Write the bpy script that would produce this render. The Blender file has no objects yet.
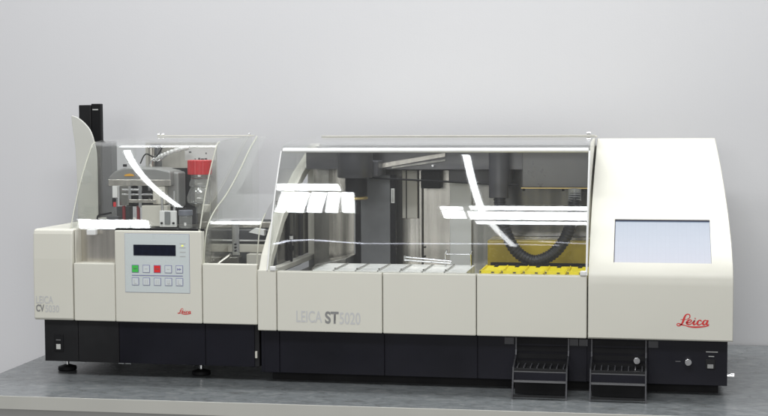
import bpy, bmesh, math, random
from mathutils import Vector, Matrix
random.seed(7)
S = bpy.context.scene
COL = S.collection
R_ = math.radians

# ---------------------------------------------------------------- camera
cam = bpy.data.cameras.new('camera'); camo = bpy.data.objects.new('camera', cam); COL.objects.link(camo)
YAW, PITCH, ROLL = -0.1888, 0.0606, 0.0045
fw = Vector((math.sin(YAW)*math.cos(PITCH), math.cos(YAW)*math.cos(PITCH), -math.sin(PITCH)))
rt = Vector((math.cos(YAW), -math.sin(YAW), 0)); dn = fw.cross(rt)
c_, s_ = math.cos(ROLL), math.sin(ROLL)
r2 = rt*c_ + dn*s_; d2 = -rt*s_ + dn*c_
M = Matrix((r2, -d2, -fw)).transposed().to_4x4(); M.translation = Vector((1.1138, -3.8473, 0.7595))
camo.matrix_world = M
cam.sensor_width = 36; cam.lens = 1369/768*36; cam.clip_start = .05; cam.clip_end = 60
S.camera = camo
# ---------------------------------------------------------------- world and lamps
w = bpy.data.worlds.new('World'); S.world = w; w.use_nodes = True
w.node_tree.nodes['Background'].inputs[0].default_value = (.96, .97, 1, 1)
w.node_tree.nodes['Background'].inputs[1].default_value = .24
S.view_settings.view_transform = 'Standard'; S.view_settings.look = 'None'
S.view_settings.exposure = 0; S.view_settings.gamma = 1
def lamp(x0, x1, y0, y1, L, z=2.6, rz=0, col=(.96, .98, 1)):
    a = bpy.data.lights.new('overhead_lamp', 'AREA'); a.shape = 'RECTANGLE'
    a.size = abs(x1-x0); a.size_y = abs(y1-y0); a.energy = L*math.pi*a.size*a.size_y; a.color = col
    o = bpy.data.objects.new('overhead_lamp', a); COL.objects.link(o)
    o.location = ((x0+x1)/2, (y0+y1)/2, z); o.rotation_euler = (0, 0, rz)
LB = 28
lamp(.27, 1.5, -1.778, -1.69, LB); lamp(.25, 1.5, -2.015, -1.818, LB); lamp(.27, 1.5, -2.13, -2.06, LB)
lamp(.12, .23, -1.77, -1.71, LB); lamp(.12, .23, -1.99, -1.80, LB)
def slant_lamp(xt, xb, w, yt, yb, L):
    # a louvre cell of the ceiling fitting, running from (xt,yt) to (xb,yb)
    l = math.hypot(xt-xb, yt-yb); mx, my = (xt+xb)/2, (yt+yb)/2
    lamp(mx-w/2, mx+w/2, my-l/2, my+l/2, L, rz=-math.atan2(xt-xb, yt-yb))
for xt, xb, w_ in ((-.606, -.720, .050), (-.533, -.641, .085), (-.443, -.543, .076), (-.368, -.451, .061), (-.303, -.362, .061)):
    slant_lamp(xt, xb, w_, -1.41, -1.87, LB)
lamp(-.66, -.33, -1.37, -1.24, LB)
lamp(.305, .338, -2.0, -.55, LB*.8); lamp(.36, .395, -2.8, -2.1, LB*.35, rz=.1)
def line_lamp(x0, y0, x1, y1, w, L):
    l = math.hypot(x1-x0, y1-y0); mx, my = (x0+x1)/2, (y0+y1)/2
    lamp(mx-l/2, mx+l/2, my-w/2, my+w/2, L, rz=math.atan2(y1-y0, x1-x0), col=(.85, .88, 1))
line_lamp(-.94, -2.82, -.84, -2.70, .03, LB*.45); line_lamp(-.84, -2.70, -.70, -2.655, .03, LB*.45)
line_lamp(-.70, -2.655, -.42, -2.76, .03, LB*.45); line_lamp(-.42, -2.76, .40, -2.71, .022, LB*.3); line_lamp(.30, -2.72, .66, -2.74, .018, LB*.3)
line_lamp(.56, -2.62, .86, -2.70, .018, LB*.3)
lamp(-1.212, -1.178, -1.38, .12, LB*.8, rz=.05)
for xt, xb, w_ in ((-1.756, -1.852, .112), (-1.652, -1.750, .079), (-1.571, -1.662, .072), (-1.48, -1.56, .098)):
    slant_lamp(xt, xb, w_, -1.84, -2.20, LB)
# added lights without a known fitting: overhead wall washer, fill behind the camera
lamp(-1.4, 3.4, .48, .86, 14.0, z=2.9)
a = bpy.data.lights.new('fill_light', 'AREA'); a.shape = 'RECTANGLE'; a.size = 4.5; a.size_y = 1.3; a.energy = 100; a.color = (1, .99, .97)
o = bpy.data.objects.new('fill_light', a); COL.objects.link(o); o.location = (1.0, -6.5, 1.55); o.rotation_euler = (R_(86), 0, 0)

# ---------------------------------------------------------------- materials
def nt(name):
    m = bpy.data.materials.new(name); m.use_nodes = True
    return m, m.node_tree, m.node_tree.nodes['Principled BSDF']
def mat(name, col, rough=.5, metal=0, var=.04, scale=9, bump=0, bscale=300, spec=.5, emit=None):
    m, t, b = nt(name)
    b.inputs['Roughness'].default_value = rough; b.inputs['Metallic'].default_value = metal
    b.inputs['Specular IOR Level'].default_value = spec
    tc = t.nodes.new('ShaderNodeTexCoord'); n = t.nodes.new('ShaderNodeTexNoise')
    n.inputs['Scale'].default_value = scale; n.inputs['Detail'].default_value = 6
    t.links.new(tc.outputs['Object'], n.inputs['Vector'])
    cr = t.nodes.new('ShaderNodeValToRGB')
    cr.color_ramp.elements[0].position = .3; cr.color_ramp.elements[1].position = .7
    cr.color_ramp.elements[0].color = tuple(c*(1-var) for c in col)+(1,)
    cr.color_ramp.elements[1].color = tuple(min(1, c*(1+var)) for c in col)+(1,)
    t.links.new(n.outputs['Fac'], cr.inputs[0]); t.links.new(cr.outputs[0], b.inputs['Base Color'])
    if bump:
        n2 = t.nodes.new('ShaderNodeTexNoise'); n2.inputs['Scale'].default_value = bscale
        t.links.new(tc.outputs['Object'], n2.inputs['Vector'])
        bp = t.nodes.new('ShaderNodeBump'); bp.inputs['Strength'].default_value = bump; bp.inputs['Distance'].default_value = .002
        t.links.new(n2.outputs['Fac'], bp.inputs['Height']); t.links.new(bp.outputs[0], b.inputs['Normal'])
    # handling wear: the sheen changes softly over the surface
    n3 = t.nodes.new('ShaderNodeTexNoise'); n3.inputs['Scale'].default_value = 7; n3.inputs['Detail'].default_value = 8; n3.inputs['Roughness'].default_value = .65
    mr = t.nodes.new('ShaderNodeMapRange'); mr.inputs['From Min'].default_value = .3; mr.inputs['From Max'].default_value = .7
    mr.inputs['To Min'].default_value = max(.05, rough-.1); mr.inputs['To Max'].default_value = min(1, rough+.12)
    t.links.new(tc.outputs['Object'], n3.inputs['Vector']); t.links.new(n3.outputs['Fac'], mr.inputs['Value']); t.links.new(mr.outputs[0], b.inputs['Roughness'])
    if emit:
        b.inputs['Emission Color'].default_value = tuple(emit[0])+(1,); b.inputs['Emission Strength'].default_value = emit[1]
    return m
def brushed(name, c0, c1, rough=.32, stretch=(3, 3, 60), metal=.9):
    m, t, b = nt(name)
    tc = t.nodes.new('ShaderNodeTexCoord'); mp = t.nodes.new('ShaderNodeMapping'); mp.inputs['Scale'].default_value = stretch
    n = t.nodes.new('ShaderNodeTexNoise'); n.inputs['Scale'].default_value = 2.2; n.inputs['Detail'].default_value = 5
    cr = t.nodes.new('ShaderNodeValToRGB'); cr.color_ramp.elements[0].color = c0+(1,); cr.color_ramp.elements[1].color = c1+(1,)
    cr.color_ramp.elements[0].position = .35; cr.color_ramp.elements[1].position = .65
    t.links.new(tc.outputs['Object'], mp.inputs[0]); t.links.new(mp.outputs[0], n.inputs['Vector'])
    t.links.new(n.outputs['Fac'], cr.inputs[0]); t.links.new(cr.outputs[0], b.inputs['Base Color'])
    b.inputs['Metallic'].default_value = metal; b.inputs['Roughness'].default_value = rough
    return m
def acrylic(name, tint=(.93, .94, .93), ior=1.5, haze=0):
    m = bpy.data.materials.new(name); m.use_nodes = True; t = m.node_tree; t.nodes.clear()
    o = t.nodes.new('ShaderNodeOutputMaterial'); tr = t.nodes.new('ShaderNodeBsdfTransparent'); g = t.nodes.new('ShaderNodeBsdfGlossy')
    tr.inputs[0].default_value = tint+(1,); g.inputs['Roughness'].default_value = .026; g.inputs[0].default_value = (1, 1, 1, 1)
    f = t.nodes.new('ShaderNodeFresnel'); f.inputs[0].default_value = ior; mx = t.nodes.new('ShaderNodeMixShader')
    # faces seen from inside would give total reflection with the plain Fresnel node, so use the facing-corrected IOR
    ge = t.nodes.new('ShaderNodeNewGeometry'); mm = t.nodes.new('ShaderNodeMix'); mm.data_type = 'FLOAT'
    mm.inputs[2].default_value = ior; mm.inputs[3].default_value = 1/ior
    t.links.new(ge.outputs['Backfacing'], mm.inputs[0]); t.links.new(mm.outputs[0], f.inputs[0])
    t.links.new(f.outputs[0], mx.inputs[0]); t.links.new(tr.outputs[0], mx.inputs[1]); t.links.new(g.outputs[0], mx.inputs[2])
    last = mx
    if haze:
        d = t.nodes.new('ShaderNodeBsdfDiffuse'); d.inputs[0].default_value = (.8, .8, .78, 1); m2 = t.nodes.new('ShaderNodeMixShader')
        m2.inputs[0].default_value = haze; t.links.new(mx.outputs[0], m2.inputs[1]); t.links.new(d.outputs[0], m2.inputs[2]); last = m2
    t.links.new(last.outputs[0], o.inputs[0])
    return m
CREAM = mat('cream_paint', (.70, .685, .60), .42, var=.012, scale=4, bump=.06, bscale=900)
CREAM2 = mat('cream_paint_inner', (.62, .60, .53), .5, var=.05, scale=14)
BLACK = mat('black_sheet', (.008, .008, .013), .42, var=.25, scale=6, bump=.05, bscale=700, spec=.22)
BLACK2 = mat('charcoal_sheet', (.014, .014, .015), .45, var=.35, scale=8, bump=.06, bscale=500, spec=.25)
DARK = mat('dark_plastic', (.010, .010, .011), .6, var=.2, spec=.2)
HINGE = mat('hinge_grey', (.045, .045, .05), .4)
SLATE = mat('slate_grey_plate', (.15, .155, .16), .45, .3, var=.15, scale=12)
DKGREY = mat('dark_grey_plastic', (.062, .062, .068), .42, var=.15)
LGREY = mat('light_grey_paint', (.29, .29, .28), .35, .3, var=.06)
MIDGREY = mat('grey_paint', (.22, .23, .23), .4, .2, var=.08)
STEEL = brushed('brushed_steel', (.52, .50, .45), (.68, .65, .59), .26, (30, 30, .8))
STEELV = brushed('brushed_steel_upright', (.26, .25, .22), (.80, .77, .70), .25, (18, 10, .4))
STEELD = brushed('dull_steel', (.24, .24, .22), (.38, .37, .34), .26, (22, 22, .7))
MIRROR = brushed('polished_lining', (.15, .15, .145), (.27, .265, .25), .16, (14, 14, .6), .95)
PLATE = brushed('satin_back_plate', (.54, .52, .47), (.62, .60, .54), .45, (20, 20, 1), .35)
SHINY = mat('polished_metal', (.75, .75, .75), .2, 1, var=.05)
WHITE = mat('white_plastic', (.78, .78, .76), .35, var=.03, scale=20)
TRAYW = mat('pale_trough_plastic', (.82, .82, .78), .3, var=.06, scale=30)
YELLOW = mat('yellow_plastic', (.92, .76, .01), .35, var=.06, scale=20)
YELLOWREFL = mat('reflected_yellow', (.46, .34, .02), .28, var=.4, scale=7)  # dull yellow standing in for a reflection of the troughs
RED = mat('red_plastic', (.62, .03, .035), .35, var=.08, scale=60)
REDINK = mat('red_print', (.68, .03, .03), .5, var=.02)
INK2 = mat('pale_lettering', (.57, .57, .56), .6, var=.02)
INKM = mat('grey_lettering', (.25, .25, .245), .6, var=.04)
INK = mat('grey_print', (.50, .50, .48), .6, var=.02)
INKD = mat('dark_grey_print', (.13, .13, .13), .6, var=.05)
PANEL = mat('keypad_foil', (.62, .67, .66), .3, var=.015)
KEYE = mat('key_outline', (.22, .22, .40), .5, var=.02)
KEYW = mat('key_face', (.66, .70, .70), .4, var=.02)
GREENK = mat('green_key', (.07, .55, .09), .4, var=.03)
REDK = mat('red_key', (.75, .03, .03), .4, var=.03)
LCD = mat('character_display', (.006, .008, .02), .12, var=.3, scale=80)
ORANGE = mat('orange_label', (.75, .38, .03), .5, var=.1)
ACR = acrylic('clear_acrylic', (.97, .975, .975), haze=.006)
ACR3 = acrylic('hazy_acrylic', (.985, .99, .985), haze=.009)
ACR2 = acrylic('clear_acrylic_edges', (.98, .985, .975), haze=.02)
EDGE = mat('acrylic_edge', (.50, .50, .42), .3, var=.08, scale=30)
GLASS = acrylic('bottle_glass', (.93, .94, .93), 1.9, haze=.12)
BRASS = mat('brass_strip', (.55, .42, .18), .35, .8, var=.1)

def m_wall():
    m, t, b = nt('painted_wall')
    tc = t.nodes.new('ShaderNodeTexCoord'); n = t.nodes.new('ShaderNodeTexNoise'); n.inputs['Scale'].default_value = 1.1; n.inputs['Detail'].default_value = 4
    cr = t.nodes.new('ShaderNodeValToRGB'); cr.color_ramp.elements[0].color = (.765, .762, .770, 1); cr.color_ramp.elements[1].color = (.80, .797, .805, 1)
    t.links.new(tc.outputs['Object'], n.inputs['Vector']); t.links.new(n.outputs['Fac'], cr.inputs[0]); t.links.new(cr.outputs[0], b.inputs['Base Color'])
    n2 = t.nodes.new('ShaderNodeTexNoise'); n2.inputs['Scale'].default_value = 160; t.links.new(tc.outputs['Object'], n2.inputs['Vector'])
    bp = t.nodes.new('ShaderNodeBump'); bp.inputs['Strength'].default_value = .08; bp.inputs['Distance'].default_value = .002
    t.links.new(n2.outputs['Fac'], bp.inputs['Height']); t.links.new(bp.outputs[0], b.inputs['Normal'])
    b.inputs['Roughness'].default_value = .75
    return m
def m_table():
    m, t, b = nt('mottled_laminate')
    tc = t.nodes.new('ShaderNodeTexCoord'); mp = t.nodes.new('ShaderNodeMapping'); mp.inputs['Scale'].default_value = (6.5, 10, 5); mp.inputs['Rotation'].default_value = (0, 0, .25)
    n = t.nodes.new('ShaderNodeTexNoise'); n.inputs['Scale'].default_value = 3.2; n.inputs['Detail'].default_value = 10; n.inputs['Roughness'].default_value = .68; n.inputs['Distortion'].default_value = .8
    cr = t.nodes.new('ShaderNodeValToRGB'); e = cr.color_ramp.elements
    e[0].position = .32; e[0].color = (.118, .122, .12, 1); e[1].position = .68; e[1].color = (.235, .24, .237, 1)
    k = e.new(.5); k.color = (.165, .178, .183, 1)
    t.links.new(tc.outputs['Object'], mp.inputs[0]); t.links.new(mp.outputs[0], n.inputs['Vector']); t.links.new(n.outputs['Fac'], cr.inputs[0]); t.links.new(cr.outputs[0], b.inputs['Base Color'])
    b.inputs['Roughness'].default_value = .27
    n2 = t.nodes.new('ShaderNodeTexNoise'); n2.inputs['Scale'].default_value = 120; t.links.new(tc.outputs['Object'], n2.inputs['Vector'])
    bp = t.nodes.new('ShaderNodeBump'); bp.inputs['Strength'].default_value = .12; bp.inputs['Distance'].default_value = .002
    t.links.new(n2.outputs['Fac'], bp.inputs['Height']); t.links.new(bp.outputs[0], b.inputs['Normal'])
    return m
def m_screen():
    m, t, b = nt('lit_screen')
    tc = t.nodes.new('ShaderNodeTexCoord'); sx = t.nodes.new('ShaderNodeSeparateXYZ'); t.links.new(tc.outputs['Generated'], sx.inputs[0])
    cr = t.nodes.new('ShaderNodeValToRGB'); e = cr.color_ramp.elements
    e[0].position = 0; e[0].color = (.56, .58, .67, 1); e[1].position = 1; e[1].color = (.22, .29, .39, 1)
    k = e.new(.45); k.color = (.40, .45, .55, 1)
    t.links.new(sx.outputs[2], cr.inputs[0])
    # faint grid of the picture shown on the screen
    br = t.nodes.new('ShaderNodeTexBrick'); br.inputs['Scale'].default_value = 9; br.offset = 0; br.inputs['Mortar Size'].default_value = .03
    br.inputs['Color1'].default_value = (1, 1, 1, 1); br.inputs['Color2'].default_value = (.98, .98, .99, 1); br.inputs['Mortar'].default_value = (.965, .965, .965, 1)
    br.inputs['Brick Width'].default_value = .4; br.inputs['Row Height'].default_value = 1.2
    cx = t.nodes.new('ShaderNodeCombineXYZ'); t.links.new(sx.outputs[0], cx.inputs[0]); t.links.new(sx.outputs[2], cx.inputs[1]); t.links.new(cx.outputs[0], br.inputs['Vector'])
    mx = t.nodes.new('ShaderNodeMix'); mx.data_type = 'RGBA'; mx.blend_type = 'MULTIPLY'; mx.inputs[0].default_value = 1
    t.links.new(cr.outputs[0], mx.inputs[6]); t.links.new(br.outputs[0], mx.inputs[7])
    t.links.new(mx.outputs[2], b.inputs['Emission Color']); b.inputs['Emission Strength'].default_value = .80
    b.inputs['Base Color'].default_value = (.03, .03, .035, 1); b.inputs['Roughness'].default_value = .25
    return m

# ---------------------------------------------------------------- mesh helpers (world coordinates)
class MB:
    def __init__(s): s.b = bmesh.new()
    def box(s, x0, x1, y0, y1, z0, z1, rot=None, piv=None):
        r = bmesh.ops.create_cube(s.b, size=1); v = r['verts']
        for q in v: q.co = Vector(((x0+x1)/2+q.co.x*abs(x1-x0), (y0+y1)/2+q.co.y*abs(y1-y0), (z0+z1)/2+q.co.z*abs(z1-z0)))
        if rot:
            c = Vector(piv) if piv else Vector(((x0+x1)/2, (y0+y1)/2, (z0+z1)/2))
            mt = Matrix.Rotation(rot[1], 3, rot[0])
            for q in v: q.co = c+mt@(q.co-c)
        return s
    def extr(s, pts, a, b, axis='X'):
        # closed outline of (u,v) pairs extruded along an axis: X -> (y,z), Y -> (x,z), Z -> (x,y)
        def P(u, v, k): return {'X': (k, u, v), 'Y': (u, k, v), 'Z': (u, v, k)}[axis]
        A = [s.b.verts.new(P(u, v, a)) for u, v in pts]; B = [s.b.verts.new(P(u, v, b)) for u, v in pts]; n = len(pts)
        s.b.faces.new(A); s.b.faces.new(list(reversed(B)))
        for i in range(n): s.b.faces.new((A[i], B[i], B[(i+1) % n], A[(i+1) % n]))
        return s
    def sheet(s, prof, x0, x1, th):
        # a bent sheet: open (y,z) profile, thickness along its normal, extruded in X
        n = len(prof); off = []
        for i in range(n):
            a = prof[max(0, i-1)]; b = prof[min(n-1, i+1)]; dy, dz = b[0]-a[0], b[1]-a[1]; l = math.hypot(dy, dz)
            off.append((prof[i][0]+dz/l*th, prof[i][1]-dy/l*th))
        return s.extr(list(prof)+off[::-1], x0, x1)
    def cyl(s, p0, p1, r0, r1=None, n=32, caps=True):
        r1 = r0 if r1 is None else r1; p0 = Vector(p0); p1 = Vector(p1); d = (p1-p0); q = d.to_track_quat('Z', 'Y')
        A = [];B = []
        for i in range(n):
            a = 2*math.pi*i/n; e = Vector((math.cos(a), math.sin(a), 0))
            A.append(s.b.verts.new(p0+q@(e*r0))); B.append(s.b.verts.new(p1+q@(e*r1)))
        for i in range(n): s.b.faces.new((A[i], A[(i+1) % n], B[(i+1) % n], B[i]))
        if caps: s.b.faces.new(A[::-1]); s.b.faces.new(B)
        return s
    def lathe(s, x, y, prof, n=40):
        rings = [[s.b.verts.new((x+r*math.cos(2*math.pi*i/n), y+r*math.sin(2*math.pi*i/n), z)) for i in range(n)] for r, z in prof]
        for a, b in zip(rings, rings[1:]):
            for i in range(n): s.b.faces.new((a[i], a[(i+1) % n], b[(i+1) % n], b[i]))
        s.b.faces.new(rings[0][::-1]); s.b.faces.new(rings[-1])
        return s
    def tube(s, pts, r, n=10, rad=None):
        pts = [Vector(p) for p in pts]; rings = []; up = Vector((0, 1, 0))
        for i, p in enumerate(pts):
            t = (pts[min(i+1, len(pts)-1)]-pts[max(i-1, 0)]).normalized()
            u = t.cross(up)
            if u.length < 1e-4: u = t.cross(Vector((1, 0, 0)))
            u.normalize(); v = t.cross(u); rr = rad[i] if rad else r
            rings.append([s.b.verts.new(p+u*math.cos(2*math.pi*k/n)*rr+v*math.sin(2*math.pi*k/n)*rr) for k in range(n)])
        for a, b in zip(rings, rings[1:]):
            for k in range(n): s.b.faces.new((a[k], a[(k+1) % n], b[(k+1) % n], b[k]))
        s.b.faces.new(rings[0][::-1]); s.b.faces.new(rings[-1])
        return s
    def build(s, name, m, parent=None, bevel=0, smooth=False, seg=2):
        bmesh.ops.recalc_face_normals(s.b, faces=s.b.faces)
        me = bpy.data.meshes.new(name)
        if parent is not None:
            off = wloc(parent)
            for v in s.b.verts: v.co -= off
        s.b.to_mesh(me); s.b.free()
        me.materials.append(m)
        o = bpy.data.objects.new(name, me); COL.objects.link(o)
        if parent is not None: o.parent = parent
        if bevel:
            k = o.modifiers.new('bevel', 'BEVEL'); k.width = bevel; k.segments = seg; k.limit_method = 'ANGLE'; k.angle_limit = R_(35)
        if smooth:
            for p in me.polygons: p.use_smooth = True
            try: me.set_sharp_from_angle(angle=R_(40))
            except Exception: pass
        return o
def wloc(o):
    v = Vector(o.location)
    while o.parent: o = o.parent; v += Vector(o.location)
    return v
def thing(name, label, cat, loc, group=None):
    o = bpy.data.objects.new(name, None); COL.objects.link(o); o.location = loc; o.empty_display_size = .05
    o['label'] = label; o['category'] = cat
    if group: o['group'] = group
    return o
def tag(o, label, cat, group=None):
    o['label'] = label; o['category'] = cat
    if group: o['group'] = group
    return o
def copy_tree(o, parent=None):
    c = o.copy(); COL.objects.link(c); c.parent = parent
    for ch in [k for k in bpy.data.objects if k.parent == o]: copy_tree(ch, c)
    return c
def box(name, m, parent, x0, x1, y0, y1, z0, z1, bevel=0, **k):
    return MB().box(x0, x1, y0, y1, z0, z1, **k).build(name, m, parent, bevel)
def cr(pts, n=8):
    # Catmull-Rom through points of any dimension
    out = []
    P = [pts[0]]+list(pts)+[pts[-1]]
    for i in range(1, len(P)-2):
        a, b, c, d = P[i-1], P[i], P[i+1], P[i+2]
        for k in range(n):
            t = k/n
            out.append(tuple(.5*((2*b[j])+(-a[j]+c[j])*t+(2*a[j]-5*b[j]+4*c[j]-d[j])*t*t+(-a[j]+3*b[j]-3*c[j]+d[j])*t**3) for j in range(len(b))))
    out.append(tuple(pts[-1])); return out
def arc_prof(y0, z0, t0, t1, L, n=24):
    P = [(y0, z0)]
    for i in range(n):
        t = R_(t0+(t1-t0)*(i+.5)/n); P.append((P[-1][0]+math.sin(t)*L/n, P[-1][1]+math.cos(t)*L/n))
    return P
def text(name, s, m, parent, x0, x1, z0, z1, y, bold=0):
    cu = bpy.data.curves.new(name, 'FONT'); cu.body = s; cu.size = 1; cu.extrude = 0; cu.offset = bold
    to = bpy.data.objects.new(name, cu); COL.objects.link(to)
    bpy.context.view_layer.update()
    me = bpy.data.meshes.new_from_object(to.evaluated_get(bpy.context.evaluated_depsgraph_get()))
    bpy.data.objects.remove(to)
    xs = [v.co.x for v in me.vertices]; ys = [v.co.y for v in me.vertices]
    a, b, c, d = min(xs), max(xs), min(ys), max(ys); off = wloc(parent)
    for v in me.vertices:
        X = x0+(v.co.x-a)/(b-a)*(x1-x0); Z = z0+(v.co.y-c)/(d-c)*(z1-z0)
        v.co = Vector((X, y, Z))-off
    me.materials.clear(); me.materials.append(m)
    o = bpy.data.objects.new(name, me); COL.objects.link(o); o.parent = parent
    return o
def script_logo(name, parent, x0, z1, sc, y, m):
    # handwritten red word over a swash; strokes in photo-crop units, third value = half width
    st = [
     [(262,196,6),(290,184,7),(312,152,9),(304,114,9),(272,104,9),(240,122,12),(216,165,17),(200,215,18),(182,262,16),(155,300,12),(118,320,9),(90,310,8),(88,288,7),(112,276,8),(150,290,11),(196,304,10)],
     [(150,205,3),(200,203,6),(258,198,4)],
     [(196,304,9),(240,312,7),(290,328,10),(400,336,15),(520,328,12),(600,316,9),(648,300,6)],
     [(240,262,5),(296,256,8),(336,232,9),(336,212,9),(306,206,9),(272,232,16),(258,266,18),(282,292,12),(322,284,8),(352,262,6)],
     [(350,262,5),(398,214,8),(386,240,15),(374,272,16),(388,292,12),(430,268,6)],
     [(398,180,13),(412,180,13)],
     [(510,232,12),(504,210,9),(474,212,10),(448,244,17),(444,276,16),(468,294,11),(506,278,7),(530,258,5)],
     [(612,218,8),(586,206,8),(556,226,13),(540,262,18),(556,290,12),(586,276,9),(614,230,9)],
     [(632,204,11),(616,240,16),(606,274,16),(620,292,10),(650,276,5)]]
    bm = bmesh.new(); off = wloc(parent); lay = 0
    for s in st:
        pts = cr(s, 8); L = []; Rr = []; lay += 1
        yy = y-.00006*lay
        for i, p in enumerate(pts):
            a = pts[max(0, i-1)]; b = pts[min(len(pts)-1, i+1)]; dx, dz = b[0]-a[0], b[1]-a[1]; l = math.hypot(dx, dz) or 1
            nx, nz = -dz/l*p[2], dx/l*p[2]
            for lst, sg in ((L, 1), (Rr, -1)):
                X = x0+(p[0]+sg*nx-88)*sc; Z = z1-(p[1]+sg*nz-100)*sc
                lst.append(bm.verts.new(Vector((X, yy, Z))-off))
        for i in range(len(L)-1): bm.faces.new((L[i], L[i+1], Rr[i+1], Rr[i]))
    me = bpy.data.meshes.new(name); bm.to_mesh(me); bm.free(); me.materials.append(m)
    o = bpy.data.objects.new(name, me); COL.objects.link(o); o.parent = parent
    return o

# ================================================================ setting
ty = .023
wl = MB().box(-6, 7, 0, .1, -1.5, 2.95); bmesh.ops.rotate(wl.b, verts=wl.b.verts, matrix=Matrix.Rotation(ty, 3, 'Z'))
for v in wl.b.verts: v.co += Vector((0, .932, 0))
wall = wl.build('wall', m_wall()); wall['kind'] = 'structure'

# ================================================================ table
tb = thing('table', 'grey mottled laminate table with a pale front edge, under both white machines', 'table', (0.3, .3, 0))
def tabpiece(name, m, x0, x1, y0, y1, z0, z1, bevel=0):
    k = MB().box(x0, x1, y0, y1, z0, z1); bmesh.ops.rotate(k.b, verts=k.b.verts, matrix=Matrix.Rotation(ty, 3, 'Z'))
    return k.build(name, m, tb, bevel)
tabpiece('tabletop', m_table(), -.835, 3.0, -.274, .925, -.030, 0)
EDGEM = mat('pale_edge_band', (.50, .495, .45), .4, var=.03, scale=5)
tabpiece('edge_band', EDGEM, -.835, 3.0, -.2775, -.2742, -.037, .0008, .001)
tabpiece('apron', mat('grey_apron', (.42, .42, .40), .45, var=.03), -.82, 3.0, -.262, -.245, -.16, -.031)

# ================================================================ STAINER (right machine)
st = thing('slide_stainer', 'long white laboratory machine with clear hood, black base and lit touch screen', 'lab machine', (.68, .35, 0))
X0, X1, X2, X3, X4, X5 = 0, .0578, .3728, .6445, .9562, 1.354
Zb, Zt = .159, .335
# base
base = MB().box(.0, 1.341, .034, .66, .03, .162).build('base', BLACK, st, .002)
for a, b in ((.012, X1-.001), (X1+.002, X2-.001), (X2+.002, X3-.001), (X3+.002, .755), (.904, .955), (1.125, 1.341)):
    MB().box(a, b, .029, .034, .031, .158).build('front_plate', BLACK, base, .0008)
box('plinth', DARK, st, .02, 1.32, .085, .62, .0, .031)
# openings of the two drawers: dark louvred recess behind each
for a, b in ((.757, .902), (.968, 1.118)):
    k = MB()
    for i in range(5): k.box(a, b, .029, .033, .052+i*.021, .066+i*.021)
    k.build('louvre', DARK, base)
# hinges
for a in (.722, .906, .930, 1.125):
    MB().box(a, a+.028, .0245, .0285, .133, .153).build('hinge_plate', HINGE, base, .001)
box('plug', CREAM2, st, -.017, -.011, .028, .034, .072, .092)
# base controls
kn = MB().cyl((1.094, .0, .099), (1.094, .0285, .099), .0095, .0075, 24).build('lock_knob', SHINY, base, .001, True)
kn = MB().cyl((1.2345, .012, .097), (1.2345, .0285, .097), .0095, .0095, 24).build('lock_knob', SHINY, base, .001, True)
sw = box('power_switch', BLACK2, base, 1.282, 1.308, .0265, .0288, .078, .105, .001)
box('rocker', mat('switch_grey', (.28, .28, .27), .5), sw, 1.287, 1.303, .0245, .0263, .080, .091)
box('print_mark', INK, base, 1.283, 1.315, .0278, .0288, .1245, .1265)
box('print_mark', INK, base, 1.290, 1.305, .0278, .0288, .1120, .1140)
box('print_mark', INKD, base, 1.200, 1.214, .0278, .0288, .0955, .0975)
MB().cyl((1.341, .07, .052), (1.353, .07, .052), .006, n=16).cyl((1.353, .07, .052), (1.362, .07, .052), .0085, n=16).build('side_valve', SHINY, base, smooth=True)

# front panels
def fpanel(x0, x1, name='front_panel', z1=Zt):
    return MB().box(x0, x1, 0, .028, Zb, z1).build(name, CREAM, st, .003)
fpanel(X0, X1-.001, 'corner_post', .338); p1 = fpanel(X1+.0012, X2-.001); fpanel(X2+.0012, X3-.001); fpanel(X3+.0012, X4-.001)
text('lettering', 'LEICA', INK2, p1, .117, .194, .186, .2205, -.0006, .012)
text('lettering', 'ST', INKM, p1, .203, .2435, .184, .2200, -.0009, .03)
text('lettering', '5020', INK2, p1, .246, .308, .183, .2180, -.0006, .012)
box('seam_filler', DARK, st, .02, X4-.004, .012, .027, .165, .325)

# right hood with recessed screen: grid extruded along the curved profile
PR = [(.004, Zb), (0, Zb+.004), (0, .20), (0, .26), (0, .31), (.0005, .330), (.006, .343), (.016, .357), (.030, .372), (.062, .3965), (.10, .4255), (.135, .452), (.176, .4835),
      (.23, .5165), (.30, .553), (.36, .583), (.42, .612), (.48, .6385), (.55, .666), (.61, .688), (.66, .705), (.690, .7125), (.712, .710), (.725, .695), (.728, .66), (.728, Zb)]
bm = bmesh.new(); off = wloc(st)
XS = [.9585, .9600, 1.028, 1.296, 1.345, 1.352, 1.354]
def inset(i, j):
    y, z = PR[i]; x = XS[j]
    if j in (0, 6) and z > Zb: # soft side edges
        if i not in (0, len(PR)-1): y += .004 if z < .34 else .003; z -= .0 if z < .34 else .003
    if j >= 3 and z > .42: x -= min(1, (z-.42)/.29)*(.020 if j > 3 else 0)*(.6+.4*(z-.42)/.29)
    return Vector((x, y, z))-off
G = [[bm.verts.new(inset(i, j)) for j in range(len(XS))] for i in range(len(PR))]
i0, i1 = 8, 12
for i in range(len(PR)-1):
    for j in range(len(XS)-1):
        if i0 <= i < i1 and j == 2: continue
        bm.faces.new((G[i][j], G[i][j+1], G[i+1][j+1], G[i+1][j]))
bm.faces.new([G[i][0] for i in range(len(PR))]); bm.faces.new([G[i][-1] for i in range(len(PR))][::-1])
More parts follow.
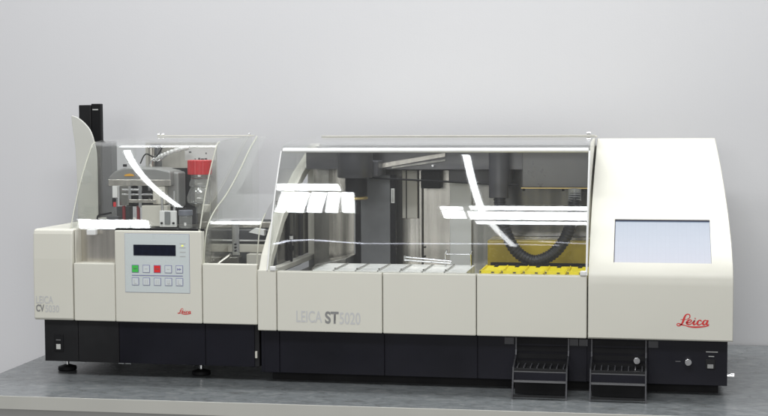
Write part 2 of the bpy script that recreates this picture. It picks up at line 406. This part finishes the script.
# recess walls
nrm = Vector((0, .607, -.795))*.010
lo = [G[i0][2], G[i0][3]]; hi = [G[i1][2], G[i1][3]]
ring = [G[i][2] for i in range(i0, i1+1)]+[G[i][3] for i in range(i1, i0-1, -1)]
inn = [bm.verts.new(v.co+nrm) for v in ring]
for k in range(len(ring)): bm.faces.new((ring[k], ring[(k+1) % len(ring)], inn[(k+1) % len(ring)], inn[k]))
bmesh.ops.recalc_face_normals(bm, faces=bm.faces)
me = bpy.data.meshes.new('hood'); bm.to_mesh(me); bm.free(); me.materials.append(CREAM)
for p in me.polygons: p.use_smooth = True
me.set_sharp_from_angle(angle=R_(38))
hood = bpy.data.objects.new('hood', me); COL.objects.link(hood); hood.parent = st
# screen
k = MB(); a, b = PR[i0], PR[i1]; d = Vector((0, .607, -.795))
vs = [Vector((1.0285, a[0], a[1])), Vector((1.2955, a[0], a[1])), Vector((1.2955, b[0], b[1])), Vector((1.0285, b[0], b[1]))]
A = [k.b.verts.new(v+d*.0055) for v in vs]; B = [k.b.verts.new(v+d*.011) for v in vs]
k.b.faces.new(A); k.b.faces.new(B[::-1])
for i in range(4): k.b.faces.new((A[i], B[i], B[(i+1) % 4], A[(i+1) % 4]))
k.build('touch_screen', m_screen(), hood)
# shadow line of the recess, painted as dark strips along top and left
k = MB(); u = Vector((0, b[0]-a[0], b[1]-a[1])).normalized()
for (q0, q1, q2, q3) in ((vs[3]-u*.0022, vs[2]-u*.0022, vs[2], vs[3]), (vs[0], vs[0]+Vector((.0018, 0, 0)), vs[3]+Vector((.0018, 0, 0)), vs[3])):
    A = [k.b.verts.new(v+d*.003) for v in (q0, q1, q2, q3)]; B = [k.b.verts.new(v+d*.0053) for v in (q0, q1, q2, q3)]
    k.b.faces.new(A); k.b.faces.new(B[::-1])
    for i in range(4): k.b.faces.new((A[i], B[i], B[(i+1) % 4], A[(i+1) % 4]))
k.build('recess_shadow_line', mat('recess_shadow', (.05, .05, .09), .5), hood)
script_logo('logo', hood, 1.203, .2345, .0001535, -.0006, REDINK)

# left end frame: curved cream band, rear post, bottom rail, dark inner plate
EP = [(.004, .335), (.012, .345), (.035, .378), (.088, .424), (.165, .487), (.23, .521), (.30, .557), (.41, .609), (.48, .634), (.56, .662), (.66, .70)]
ins = []
for i in range(len(EP)):
    a = EP[max(0, i-1)]; b = EP[min(len(EP)-1, i+1)]; l = math.hypot(b[0]-a[0], b[1]-a[1]); ins.append((EP[i][0]+(b[1]-a[1])/l*.03, EP[i][1]-(b[0]-a[0])/l*.03))
ef = MB().extr(EP+ins[::-1], .002, .036).build('end_frame', CREAM, st, .003)
MB().box(.014, .040, .56, .59, .33, .69).build('rear_post', CREAM, ef, .002)
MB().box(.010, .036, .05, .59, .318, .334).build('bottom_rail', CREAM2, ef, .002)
box('inner_plate', STEELD, ef, .004, .008, .20, .59, .334, .53)
for yy, mm in ((.30, DARK), (.40, STEELD), (.47, DKGREY)):
    MB().box(.009, .013, yy, yy+.03, .335, .525).build('inner_strip', mm, ef)
MB().cyl((.03, .28, .335), (.03, .28, .37), .004).cyl((.03, .28, .37), (.03, .28, .385), .008).cyl((.03, .28, .385), (.03, .28, .42), .003).build('latch', DARK, ef)
MB().cyl((.03, .28, .405), (.03, .28, .415), .006).build('latch_cap', WHITE, ef)

# rear housing, bath deck
rear = MB().box(.0, .957, .62, .735, .16, .690).build('rear_housing', LGREY, st, .004)
MB().box(.055, .9575, .60, .738, .7155, .7215).build('top_rail', CREAM, rear, .002)
box('deck', STEELD, st, .04, .955, .03, .60, .285, .300)
box('front_sill', TRAYW, st, .0578, .9555, .0285, .040, .300, .3335, .001)
box('inner_ceiling_band', brushed('dark_brushed_metal', (.09, .09, .095), (.15, .15, .15), .3, (2, 2, 9)), st, .05, .955, .40, .60, .620, .684)
MB().box(.05, .955, .585, .598, .30, .625).build('rear_lining', STEELD, st)
MB().extr([(.262, .618), (.268, .634), (.50, .672), (.50, .660)], .385, .392, 'Y').build('streak_reflection', STEEL, st)  # beige streak reflections on the dark band, modelled as added strips
MB().extr([(.33, .622), (.33, .628), (.50, .652), (.50, .646)], .385, .392, 'Y').build('streak_reflection', STEELD, st)
for x in (.288, .462):
    MB().cyl((x, .375, .632), (x, .3995, .632), .0035, n=12).build('screw', SHINY, st)
# clear cover
SP = arc_prof(.0, .3365, 18, 34, .385)
TOPP = cr([SP[-1], (.20, .700), (.30, .7095), (.45, .7165), (.60, .7215)], 4)
cov = MB().sheet(SP+TOPP[1:], .034, .952, .004).build('clear_cover', ACR, st, smooth=True)
SPe = SP+TOPP[1:]
for xa in (.030, .9525):
    MB().extr(SPe+[(.60, .66), (.42, .60), (.28, .53), (.15, .455), (.05, .37), (.01, .337)], xa, xa+.0035).build('side_pane', ACR2, cov)
# rims of the sheet
def rim(prof, x, r, name, m, parent): return MB().tube([(x, y-.001, z) for y, z in prof], r, 8).build(name, m, parent, smooth=True)
rim(SP, .0305, .0022, 'cover_rim', WHITE, cov); rim(SP, .9545, .0030, 'cover_rim', WHITE, cov)
MB().box(.034, .952, .1665, .176, .678, .6905, rot=('X', -.6)).build('fold_strip', WHITE, cov, .002)
MB().box(.055, .955, .585, .600, .7222, .7252).build('hinge_rail', CREAM2, cov, .001)
for x in (.935,):
    MB().cyl((x-.006, .59, .73), (x+.006, .59, .73), .004, n=12).build('hinge_pin', SHINY, cov)
for x in (.047, .945):
    MB().box(x-.009, x+.009, -.004, .012, .3355, .349).build('corner_clip', WHITE, cov, .003)

# gantry cylinder
g = MB().lathe(.231, .30, [(.053, .597), (.055, .600), (.055, .680), (.053, .682)]).build('gantry_head', DKGREY, st, smooth=True)
MB().lathe(.234, .30, [(.033, .541), (.034, .543), (.034, .5965)]).build('collar', DARK, g, smooth=True)
MB().lathe(.234, .30, [(.030, .529), (.036, .531), (.036, .5365), (.030, .540)]).build('ring', BRASS, g, smooth=True)
MB().box(.185, .30, .32, .45, .600, .648).build('gantry_arm', DKGREY, g, .004)
# crossing rod and beam
MB().cyl((.26, .37, .594), (.73, .37, .572), .003, n=12).build('guide_rod', DARK, st)
# interior furniture
sp = MB().box(.216, .313, .45, .47, .300, .600).build('slate_partition', SLATE, st, .002)
MB().box(.198, .2155, .452, .47, .300, .600).build('partition_edge', DARK, sp)
MB().box(.3135, .330, .452, .47, .300, .600).build('partition_edge', DARK, sp)
lb = MB().box(.316, .327, .4505, .4515, .510, .557).build('small_label', WHITE, sp)
MB().box(.319, .324, .4495, .4502, .513, .553).build('print', INK, lb)
MB().box(.05, .10, .50, .585, .300, .64).build('side_plate', STEELD, st)
MB().box(.10, .17, .56, .585, .300, .64).build('side_plate', STEELV, st)
MB().box(.172, .178, .555, .583, .300, .64).build('bright_edge', WHITE, st)
MB().box(.184, .187, .555, .583, .300, .64).build('bright_edge', CREAM2, st)
MB().extr([(.08, .301), (.20, .301), (.20, .345), (.10, .325)], .30, .50, 'Y').build('chute', STEELD, st, .002)
mt_ = MB().box(.335, .385, .545, .57, .455, .612).build('bright_column', CREAM2, st, .002)
MB().box(.348, .351, .541, .5445, .455, .612).build('column_groove', DARK, mt_)
MB().box(.335, .39, .55, .575, .300, .4545).build('ribbed_column', STEELV, st)
MB().box(.392, .399, .545, .57, .300, .612).build('bright_edge', STEEL, st)
MB().box(.403, .492, .56, .575, .300, .612).build('lining_plate', STEEL, st, .001)
MB().box(.404, .468, .50, .555, .555, .612).build('motor_block', DARK, st, .003)
for z in (.33, .36, .59): MB().cyl((.408, .553, z), (.408, .5595, z), .003, n=10).build('screw', DARK, st)
MB().box(.4925, .563, .54, .575, .300, .59).build('pale_column', mat('pale_grey_plate', (.74, .75, .72), .4, var=.03), st, .002)
MB().box(.50, .70, .46, .52, .575, .66).build('motor_block', DKGREY, st, .004)
MB().box(.5635, .66, .565, .58, .300, .56).build('lining_plate', STEELD, st)
gb = MB().box(.748, .945, .30, .50, .569, .684).build('grey_box', mat('box_grey', (.12, .12, .12), .35, .3, var=.08), st, .002)
MB().box(.745, .948, .297, .3025, .5655, .5685).build('box_strip', BRASS, gb)
for x in (.752, .87, .93): MB().cyl((x, .31, .558), (x, .31, .565), .004, n=12).build('screw', DARK, gb)
# corrugated hose
hp = cr([(.672, .34, .68), (.672, .33, .62), (.675, .32, .56), (.681, .31, .50), (.696, .30, .44), (.729, .295, .377), (.783, .29, .347), (.840, .295, .368), (.880, .30, .42), (.899, .30, .48), (.905, .30, .53), (.905, .305, .565)], 26)
rad = [(.0190 if (i % 4) < 2 else .0165) for i in range(len(hp))]
MB().tube(hp, .016, 14, rad).build('corrugated_hose', mat('black_hose', (.020, .021, .026), .35, var=.2), st)
MB().cyl((.674, .325, .535), (.672, .338, .683), .030).build('hose_sleeve', DKGREY, st, smooth=True)
MB().cyl((.905, .304, .528), (.905, .305, .566), .0200).build('hose_cuff', mat('cuff_grey', (.25, .26, .27), .4), st, smooth=True)
MB().box(.6605, .9545, .572, .5845, .300, .619).build('lining_plate', MIRROR, st)
MB().box(.628, .948, .42, .56, .302, .398).build('trough_reflection', YELLOWREFL, st, .006)  # blurred reflection of the yellow troughs, painted on an added block
MB().box(.64, .945, .405, .4195, .302, .328).build('reflection_edge', DARK, st)  # added dark strip along the foot of the painted reflection
# wire handles over the troughs
wh = MB().cyl((.404, .20, .362), (.545, .20, .352), .0022, n=8).cyl((.404, .195, .353), (.545, .195, .345), .0022, n=8).cyl((.404, .20, .350), (.404, .20, .366), .004, n=8).build('wire_rack', SHINY, st)
for x in (.528, .604):
    MB().tube([(x, .21, .31), (x-.002, .205, .372), (x+.004, .20, .384)], .0028, 8).build('wire_hook', SHINY, st)
MB().cyl((.53, .205, .372), (.606, .205, .372), .0018, n=8).build('wire_bar', SHINY, st)

# pull-out slide racks in front of the base (fold-out drawers)
def drawer(x0, x1):
    d = MB().box(x0+.004, x1-.004, -.062, .020, .0735, .0765).box(x0+.004, x1-.004, -.064, -.060, .071, .081).build('drawer', BLACK2, st, .0005)
    for x in (x0, x1-.004):
        MB().extr([(.020, .154), (.028, .154), (.028, .10), (-.045, .078), (-.066, .055), (-.092, .0), (-.100, .0), (-.074, .062), (-.066, .084), (.012, .106), (.018, .12)], x, x+.004).build('side_rail', mat('dark_rail', (.06, .06, .065), .3, .4) if 'dark_rail' not in bpy.data.materials else bpy.data.materials['dark_rail'], d)
    k = MB()
    for i in range(1, 7):
        xx = x0+(x1-x0)*i/7; k.box(xx-.0012, xx+.0012, -.066, -.0645, .05, .07)
    k.build('slot_dividers', STEELD, d)
    MB().box(x0+.004, x1-.004, -.078, -.070, .044, .0495).build('shelf', mat('rail_grey', (.17, .17, .175), .3, .5) if 'rail_grey' not in bpy.data.materials else bpy.data.materials['rail_grey'], d)
    MB().box(x0+.004, x1-.004, -.0675, -.0645, .0705, .0735).build('front_lip', bpy.data.materials['rail_grey'], d)
    MB().box(x0+.004, x1-.004, -.068, -.060, .049, .071).build('slot_back', BLACK, d)
    MB().box(x0+.004, x1-.004, -.098, -.090, .006, .012).build('bottom_bar', BLACK2, d)
    MB().box(x0+.004, x1-.004, -.040, -.036, .004, .070).build('rear_panel', DARK, d)
    k = MB()
    for i in range(8):
        xx = x0+.012+(x1-x0-.024)*i/7; k.box(xx-.0015, xx+.0015, -.055, .012, .077, .0835)
    k.build('shelf_slots', DKGREY, d)
drawer(.754, .906); drawer(.967, 1.121)

# troughs: open boxes with a handle edge at the left; each one lifts out
ORD = ['leftmost', 'second from the left', 'third from the left', 'fourth from the left', 'fifth from the left', 'sixth from the left', 'rightmost']
def trough(cx, wdt, m, name, label, group, notch):
    cy, z1, z0 = .135, .336, .301
    t = thing(name, label, 'trough', (cx, cy, z0), group)
    a, b = cx-wdt/2+.0015, cx+wdt/2-.0015
    k = MB()
    k.box(a, b, .042, .24, z0, z0+.003)
    k.box(a, a+.003, .042, .24, z0+.003, z1).box(b-.003, b, .042, .24, z0+.003, z1)
    k.box(a+.003, b-.003, .042, .045, z0+.003, z1).box(a+.003, b-.003, .237, .24, z0+.003, z1)
    k.build('vessel', m, t)
    MB().box(a+.004, b-.004, .046, .236, z1-.006, z1-.0006).build('lid', m, t, .001)
    MB().box(a-.0008, a+.0016, .050, .232, z1+.0005, z1+.0035).build('edge_clip', STEELD if not notch else m, t)
    MB().box(a-.001, a+.004, .046, .056, z1+.0036, z1+.006).build('clip_hook', STEELD, t)
    if notch:
        MB().cyl((cx, .205, z1-.0035), (cx, .2405, z1-.0025), .0068, n=16).build('lid_knob', DARK, t)
        MB().box(cx+.006, cx+.014, .0288, .0302, z1+.0005, z1+.004).build('catch', DKGREY, t)
        MB().box(a+.002, a+.006, .0288, .0302, z1+.0005, z1+.006).build('catch', DKGREY, t)
        MB().box(a+.001, b-.001, .0305, .0365, z1-.010, z1+.0075).build('front_rim', m, t, .001)
for i in range(7):
    trough(.187+.0655*(i+.0), .0645, TRAYW, 'staining_trough', f'pale plastic trough, {ORD[i]} of the pale row under the clear hood', 'pale troughs in a row under the clear hood', False)
for i in range(5):
    lab = ['leftmost', 'second from the left', 'middle', 'second from the right', 'rightmost'][i]
    trough(.6775+.0622*i, .0612, YELLOW, 'yellow_trough', f'bright yellow trough with a black knob, {lab} of the yellow row', 'yellow troughs in a row under the clear hood', True)

# ================================================================ COVERSLIPPER (left machine)
cv = thing('coverslipper', 'smaller white machine at left with keypad, clear hood and black tower', 'lab machine', (-.35, .3, 0))
A0, A1, A2, A3, A4 = -.708, -.580, -.447, -.174, -.004
CY = .017; Zc, Zk = .173, .4477
cb = MB().box(-.683, -.006, .036, .60, .044, .176).build('base', BLACK2, cv, .002)
for a, b in ((-.683, -.575), (-.5735, -.444), (-.442, -.172), (-.170, -.020)):
    MB().box(a, b, .031, .036, .045, .172).build('front_plate', BLACK2 if a < -.45 else BLACK, cb, .0008)
sw = box('power_switch', DARK, cb, -.652, -.622, .0285, .0308, .075, .128, .001)
box('rocker', mat('rocker_pale', (.55, .55, .52), .5), sw, -.6445, -.6305, .0265, .0283, .082, .098, .001)
box('indicator', INKD, sw, -.645, -.630, .0275, .0284, .109, .112)
for x in (-.572, -.447, -.425): box('foot_screw_plate', SHINY, cb, x, x+.018, .032, .045, .0425, .0445)
for x, y in ((-.655, .13), (-.215, .12), (-.64, .52), (-.08, .52)):
    f = MB().lathe(x, y, [(.026, 0), (.029, .003), (.028, .012), (.012, .017), (.010, .018)]).build('foot', DARK, cv, smooth=True)
    MB().lathe(x, y, [(.006, .018), (.006, .046)], 16).build('foot_stem', SHINY, f, smooth=True)
# left cabinet
LP = [(CY, Zc), (CY-.004, .180), (CY-.004, .36), (CY, .435), (CY+.004, .446), (CY+.012, .4495), (.30, .4495), (.55, .4495), (.55, Zc)]
cab = MB().extr(LP, A0, A1-.0015).build('left_cabinet', CREAM, cv, .004, seg=3)
text('lettering', 'LEICA', INK2, cab, -.700, -.645, .2235, .2465, CY-.0048, .012)
text('lettering', 'CV', INKM, cab, -.7005, -.6740, .1985, .2205, CY-.0050, .03)
text('lettering', '5030', INK2, cab, -.671, -.626, .1975, .2190, CY-.0048, .012)
# lower panel with recess above
pp = MB().box(A1+.001, A2-.001, CY-.001, CY+.02, Zc, .348).build('front_panel', CREAM, cv, .003)
rec = MB().box(A1+.004, A2-.002, .07, .075, .340, .445).build('recess_back', STEEL, cv)
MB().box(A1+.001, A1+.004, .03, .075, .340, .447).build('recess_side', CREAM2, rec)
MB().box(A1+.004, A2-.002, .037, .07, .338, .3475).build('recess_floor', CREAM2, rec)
MB().box(-.546, -.518, .040, .060, .431, .4475).build('recess_latch', WHITE, rec, .002)
# keypad front
kp = MB().box(A2+.001, A3-.001, CY-.003, CY+.03, Zc, Zk).build('keypad_panel', CREAM, cv, .003)
kf = box('keypad_foil', PANEL, kp, -.413, -.212, CY-.0045, CY-.0032, .2635, .4385, .0004)
box('foil_border', KEYE, kf, -.4138, -.2112, CY-.0034, CY-.0031, .2627, .4393)
box('display', LCD, kf, -.3855, -.2535, CY-.0058, CY-.0048, .374, .4065)
for j, z in enumerate((.3225, .2845)):
    for i in range(5):
        x = -.392+i*.0345
        e = box('key', KEYE, kf, x, x+.0225, CY-.0056, CY-.0047, z, z+.0235, .0008)
        m = GREENK if (j == 0 and i == 0) else REDK if (j == 0 and i == 2) else KEYW
        box('key_face', m, e, x+.0016, x+.0209, CY-.0064, CY-.0058, z+.0016, z+.0219)
        if j == 0 and i in (0, 2): box('key_symbol', INKD, e, x+.006, x+.0165, CY-.0069, CY-.0066, z+.011, z+.013)
        elif j == 0 and i == 4: MB().extr([(x+.005, z+.008), (x+.0115, z+.0118), (x+.005, z+.0156)], CY-.0069, CY-.0066, 'Y').extr([(x+.0115, z+.008), (x+.018, z+.0118), (x+.0115, z+.0156)], CY-.0069, CY-.0066, 'Y').build('key_symbol', KEYE, e)
        elif j == 0: box('key_symbol', INK, e, x+.007, x+.0155, CY-.0069, CY-.0066, z+.011, z+.0125)
        else:
            kk = MB().box(x+.007, x+.0083, CY-.0069, CY-.0066, z+.005, z+.017)
            if i in (1, 2, 3): kk.box(x+.0135, x+.0148, CY-.0069, CY-.0066, z+.005, z+.017)
            if i in (0, 3, 4): kk.box(x+.0085, x+.015, CY-.0069, CY-.0066, z+.005, z+.0065)
            kk.build('key_symbol', INK, e)
box('keypad_rule', KEYE, kf, -.392, -.2325, CY-.0056, CY-.0047, .3135, .3155)
for i, z in enumerate((.410, .398, .385, .372)): box('indicator_mark', INK, kf, -.241, -.223, CY-.0054, CY-.0047, z, z+.0018)
box('indicator_lamp', mat('yellow_led', (.8, .8, .1), .4, emit=((.9, .9, .2), .5)), kf, -.2355, -.2295, CY-.0056, CY-.0047, .4025, .4065)
script_logo('logo', kp, -.250, .2175, .0000735, CY-.0036, REDINK)
MB().box(A2-.002, A3, .03, .045, .4478, .4535).build('top_seal', DARK, kp, .001)
# right lower panel
MB().box(A3+.001, A4-.001, CY-.002, CY+.02, Zc, .352).build('front_panel', CREAM, cv, .003)
box('seam_filler', DARK, cv, A1, A4-.01, .030, .036, .18, .33)
# side walls of the transfer well
box('body_deck', STEELD, cv, A1, -.185, .08, .55, .425, .440)
box('deck_top', WHITE, cv, A2, -.185, .045, .081, .440, .4472)
box('well_floor', DKGREY, cv, -.185, -.006, .04, .55, .30, .31)
ws = box('well_side', STEEL, cv, -.186, -.183, .04, .50, .31, .447)
box('well_side_far', MIDGREY, cv, -.184, -.008, .44, .445, .31, .455)
# well contents
wb = MB().box(-.183, -.008, .30, .315, .36, .385).build('cross_bar', CREAM2, cv, .001)
MB().box(-.183, -.008, .31, .34, .392, .43).build('cross_beam', DKGREY, cv, .003)
MB().box(-.183, -.008, .36, .38, .432, .452).build('upper_cross_bar', STEEL, cv, .002)
MB().box(-.183, -.008, .25, .258, .3995, .4035).build('guide_strip', WHITE, cv)
MB().box(-.135, -.112, .19, .20, .36, .465).build('bracket', SHINY, cv, .002)
MB().box(-.136, -.111, .186, .1895, .455, .470).build('bracket_cap', DARK, cv)
for z in (.375, .385, .395): MB().cyl((-.123, .185, z), (-.123, .1895, z), .003, n=10).build('bracket_screw', DARK, cv)
MB().tube([(-.182, .08, .318), (-.14, .19, .362)], .005, 10).build('diagonal_rail', STEEL, cv)
MB().box(-.11, -.06, .26, .30, .311, .358).build('well_block', CREAM2, cv, .002)
MB().box(-.18, -.13, .24, .29, .311, .35).build('well_block', STEELD, cv, .002)
MB().extr([(-.09, .43), (-.04, .42), (-.04, .438), (-.07, .443)], .22, .24, 'Y').build('bright_wedge', WHITE, cv)

# clear covers
CP = arc_prof(.05, .450, 24, 46, .31)
CT = cr([CP[-1], (.262, .711), (.34, .7165), (.45, .7200), (.60, .7225)], 4)
cc = MB().sheet(CP+CT[1:], -.598, -.192, .004).build('clear_cover', ACR3, cv, smooth=True)
for xa in (-.602, -.191):
    MB().extr(CP+CT[1:]+[(.60, .45)], xa, xa+.0035).build('side_pane', ACR2, cc)
rim(CP+CT[1:4], -.600, .0019, 'cover_rim', EDGE, cc); rim(CP+CT[1:4], -.190, .0021, 'cover_rim', EDGE, cc)
MB().box(-.52, -.18, .592, .606, .724, .7275).build('hinge_rail', CREAM, cc, .001)
for x in (-.515, -.50, -.195): MB().cyl((x-.004, .60, .731), (x+.004, .60, .731), .004, n=10).build('hinge_pin', SHINY, cc)
WP = cr([(.030, .350), (.042, .40), (.062, .448), (.10, .480), (.16, .509), (.269, .548), (.40, .612), (.52, .680), (.612, .7225)], 6)
wc = MB().sheet(WP[:31], -.172, -.010, .004).build('transfer_cover', ACR3, cv, smooth=True)
MB().sheet(WP[30:], -.172, -.140, .004).build('cover_wing', ACR3, wc, smooth=True)
rim(WP, -.173, .0021, 'cover_rim', EDGE, wc); rim(WP[:22], -.009, .0020, 'cover_rim', EDGE, wc)
MB().tube([(-.185, .03, .452), (-.185, .03, .352)], .0035, 8).build('front_corner_edge', EDGE, wc)
MB().extr(WP+[(.612, .45), (.10, .35)], -.171, -.168).build('side_pane', ACR2, wc)

# rear parts of the left machine: dark tower and curved pale fin
tw = MB().box(-.784, -.740, .55, .60, .20, .832).build('tower', BLACK2, cv, .003)
MB().box(-.7395, -.706, .552, .575, .20, .836).build('tower_rail', DARK, tw, .002)
MB().box(-.733, -.714, .548, .5515, .814, .818).build('tower_print', INK, tw)
MB().box(-.7055, -.672, .56, .61, .44, .71).build('tower_side', BLACK2, tw, .002)
FIN = cr([(-.728, .40), (-.729, .55), (-.733, .68), (-.741, .745), (-.746, .793)], 6)+cr([(-.744, .795), (-.722, .787), (-.700, .770), (-.680, .745), (-.668, .710), (-.660, .66), (-.659, .55), (-.659, .40)], 6)
MB().extr(FIN, .400, .408, 'Y').build('curved_fin', mat('fin_plastic', (.63, .63, .58), .35, var=.02), cv, .002)
# stainless back and machinery
bk = MB().box(-.52, -.275, .48, .49, .44, .706).build('back_plate', PLATE, cv, .001)
hd = MB().extr([(-.545, .600), (-.545, .575), (-.34, .572), (-.34, .618), (-.39, .628), (-.49, .630), (-.525, .618)], .22, .36, 'Y').build('head_housing', LGREY, cv, .005)
MB().box(-.545, -.34, .2165, .2195, .573, .592).build('head_band', STEEL, hd, .001)
MB().extr([(-.492, .603), (-.489, .608), (-.475, .611), (-.462, .608), (-.460, .603)], .2155, .2195, 'Y').build('warning_label', ORANGE, hd)
mbx = MB().box(-.395, -.325, .25, .32, .505, .615).build('motor_box', LGREY, cv, .006)
MB().box(-.402, -.300, .325, .332, .498, .625).build('motor_plate', DARK, mbx)
MB().box(-.47, -.44, .38, .42, .62, .70).build('arm_post', SLATE, cv, .003)
MB().cyl((-.455, .36, .60), (-.455, .36, .69), .010).build('arm_cylinder', STEEL, cv, smooth=True)
MB().box(-.53, -.513, .21, .22, .535, .572).build('arm_finger', WHITE, cv, .002)
t_ = MB().box(-.529, -.518, .203, .214, .508, .534).build('finger_grip', DARK, cv, .003)
MB().box(-.523, -.514, .199, .2025, .507, .522).build('finger_tip', RED, cv, .001)
MB().box(-.511, -.480, .22, .26, .510, .572).build('slide_block', STEELD, cv, .002)
MB().cyl((-.50, .2195, .56), (-.44, .2195, .56), .004).cyl((-.50, .2195, .545), (-.40, .2195, .545), .003).build('slide_rod', SHINY, cv)
MB().box(-.445, -.435, .215, .22, .505, .572).box(-.478, -.470, .215, .22, .53, .572).build('slide_link', SHINY, cv)
MB().box(-.475, -.385, .21, .235, .520, .530).build('slide_rail', STEEL, cv, .001)
MB().box(-.43, -.395, .23, .25, .535, .552).build('slide_motor', DARK, cv, .002)
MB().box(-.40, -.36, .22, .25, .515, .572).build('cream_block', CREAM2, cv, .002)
for x in (-.500, -.452):
    k = MB().lathe(x, .23, [(.006 if i % 2 else .0048, .445+i*.004) for i in range(17)], 14).build('red_spring', mat('dark_red', (.20, .01, .015), .4) if 'dark_red' not in bpy.data.materials else bpy.data.materials['dark_red'], cv, smooth=True)
    MB().lathe(x, .23, [(.009, .511), (.009, .520)], 14).build('spring_cap', DARK, k)
MB().box(-.43, -.345, .20, .23, .447, .512).build('cream_box', CREAM2, cv, .002)
MB().tube(cr([(-.60, .25, .452), (-.595, .25, .475), (-.575, .25, .480), (-.55, .25, .485)], 5), .003, 8).build('thin_cable', DARK, cv)
MB().box(-.585, -.555, .22, .25, .452, .466).build('lever_block', DARK, cv, .002)
MB().box(-.555, -.515, .22, .25, .462, .475).build('lever', DKGREY, cv, .002)
MB().box(-.505, -.36, .262, .275, .505, .518).build('dark_bar', DARK, cv, .001)
MB().box(-.50, -.41, .30, .31, .518, .575).build('rear_shade_plate', DARK, cv)
for x in (-.487, -.463, -.428, -.412):
    MB().box(x, x+.007, .255, .261, .519, .572).build('upright_bar', SHINY, cv)
for x, z in ((-.49, .548), (-.455, .538), (-.42, .55)):
    MB().cyl((x, .244, z), (x, .254, z), .007, n=16).build('pulley', DARK, cv, smooth=True)
MB().box(-.565, -.52, .33, .36, .452, .50).build('side_block', DKGREY, cv, .002)
MB().box(-.44, -.30, .34, .36, .444, .50).build('low_block', DKGREY, cv, .002)
MB().tube(cr([(-.47, .30, .64), (-.455, .31, .67), (-.43, .33, .66), (-.41, .34, .69)], 6), .0022, 8).build('thin_cable', DARK, cv)
MB().tube(cr([(-.44, .30, .632), (-.43, .31, .655), (-.42, .33, .648), (-.40, .35, .665)], 6), .0025, 8).build('thin_cable', SHINY, cv)
for x in (-.521, -.515): MB().cyl((x, .29, .63), (x, .29, .638), .0035, n=12).build('housing_screw', DARK, cv)
MB().cyl((-.2185, .24, .45), (-.2185, .24, .60), .003, n=12).build('thin_tube', SHINY, cv)
MB().lathe(-.215, .19, [(.012, .495), (.013, .497), (.013, .515), (.011, .517)], 24).build('cream_knob', CREAM2, cv, smooth=True)
# white bracket with two screws
wk = MB().box(-.350, -.296, .140, .150, .450, .500).build('vial_bracket', WHITE, cv, .002)
MB().box(-.332, -.314, .135, .1395, .458, .498).build('bracket_slot', MIDGREY, wk, .002)
for x in (-.342, -.304): MB().cyl((x, .135, .462), (x, .1395, .462), .0035, n=12).build('bracket_screw', DARK, wk)
MB().cyl((-.3475, .16, .50), (-.3475, .16, .56), .004).build('bracket_rod', SHINY, cv)
MB().cyl((-.308, .16, .50), (-.308, .16, .56), .004).build('bracket_rod', SHINY, cv)
# label plate behind the bottle
lp = MB().box(-.355, -.252, .40, .404, .648, .688).build('label_plate', WHITE, cv)
k = MB()
for a, b, c, d in ((-.341, -.333, .672, .677), (-.322, -.318, .651, .654), (-.31, -.303, .650, .656), (-.301, -.29, .650, .654), (-.288, -.28, .650, .655), (-.285, -.281, .668, .673)): k.box(a, b, .3985, .3998, c, d)
k.build('label_print', INKD, lp)
# white spiral hose
sp_ = cr([(-.46, .36, .640), (-.44, .36, .655), (-.41, .36, .667), (-.375, .36, .680), (-.33, .37, .690)], 12)
MB().tube(sp_, .007, 12, [(.0075 if (i % 4) < 2 else .0058) for i in range(len(sp_))]).build('spiral_hose', WHITE, cv)

# inverted reagent bottle with red cap, and small vial
bt = thing('reagent_bottle', 'clear glass bottle with a red screw cap inside the left machine hood', 'bottle', (-.262, .27, .50))
for z_, r_ in ((.518, .038), (.571, .0325), (.594, .029)):
    MB().lathe(-.262, .27, [(r_-.001, z_-.0018), (r_+.0012, z_), (r_-.001, z_+.0018)], 40).build('glass_ring', SHINY, bt, smooth=True)
MB().lathe(-.262, .27, [(.012, .485), (.013, .505), (.031, .512), (.040, .522), (.041, .535), (.034, .556), (.029, .566), (.033, .574), (.033, .582), (.028, .590), (.0275, .607)]).build('glass_body', GLASS, bt, smooth=True)
cp = MB()
n = 48; prof = [(.036, .607), (.037, .609), (.037, .650), (.035, .652)]
rings = [[cp.b.verts.new((-.262+(r+(.0012 if i % 2 else 0))*math.cos(2*math.pi*i/n), .27+(r+(.0012 if i % 2 else 0))*math.sin(2*math.pi*i/n), z)) for i in range(n)] for r, z in prof]
for a, b in zip(rings, rings[1:]):
    for i in range(n): cp.b.faces.new((a[i], a[(i+1) % n], b[(i+1) % n], b[i]))
cp.b.faces.new(rings[0][::-1]); cp.b.faces.new(rings[-1])
cp.build('cap', RED, bt)
vl = thing('sample_vial', 'small clear vial with a dark grey cap below the red-capped bottle', 'vial', (-.262, .13, .447))
MB().lathe(-.262, .13, [(.016, .448), (.0195, .450), (.0195, .484), (.017, .487)]).build('glass_body', GLASS, vl, smooth=True)
MB().lathe(-.262, .13, [(.0205, .487), (.0215, .488), (.0215, .502), (.020, .503)]).build('cap', mat('vial_cap', (.16, .17, .20), .35), vl, smooth=True)

# ---------------------------------------------------------------- render
S.render.engine = 'CYCLES'
S.cycles.max_bounces = 10; S.cycles.transparent_max_bounces = 24
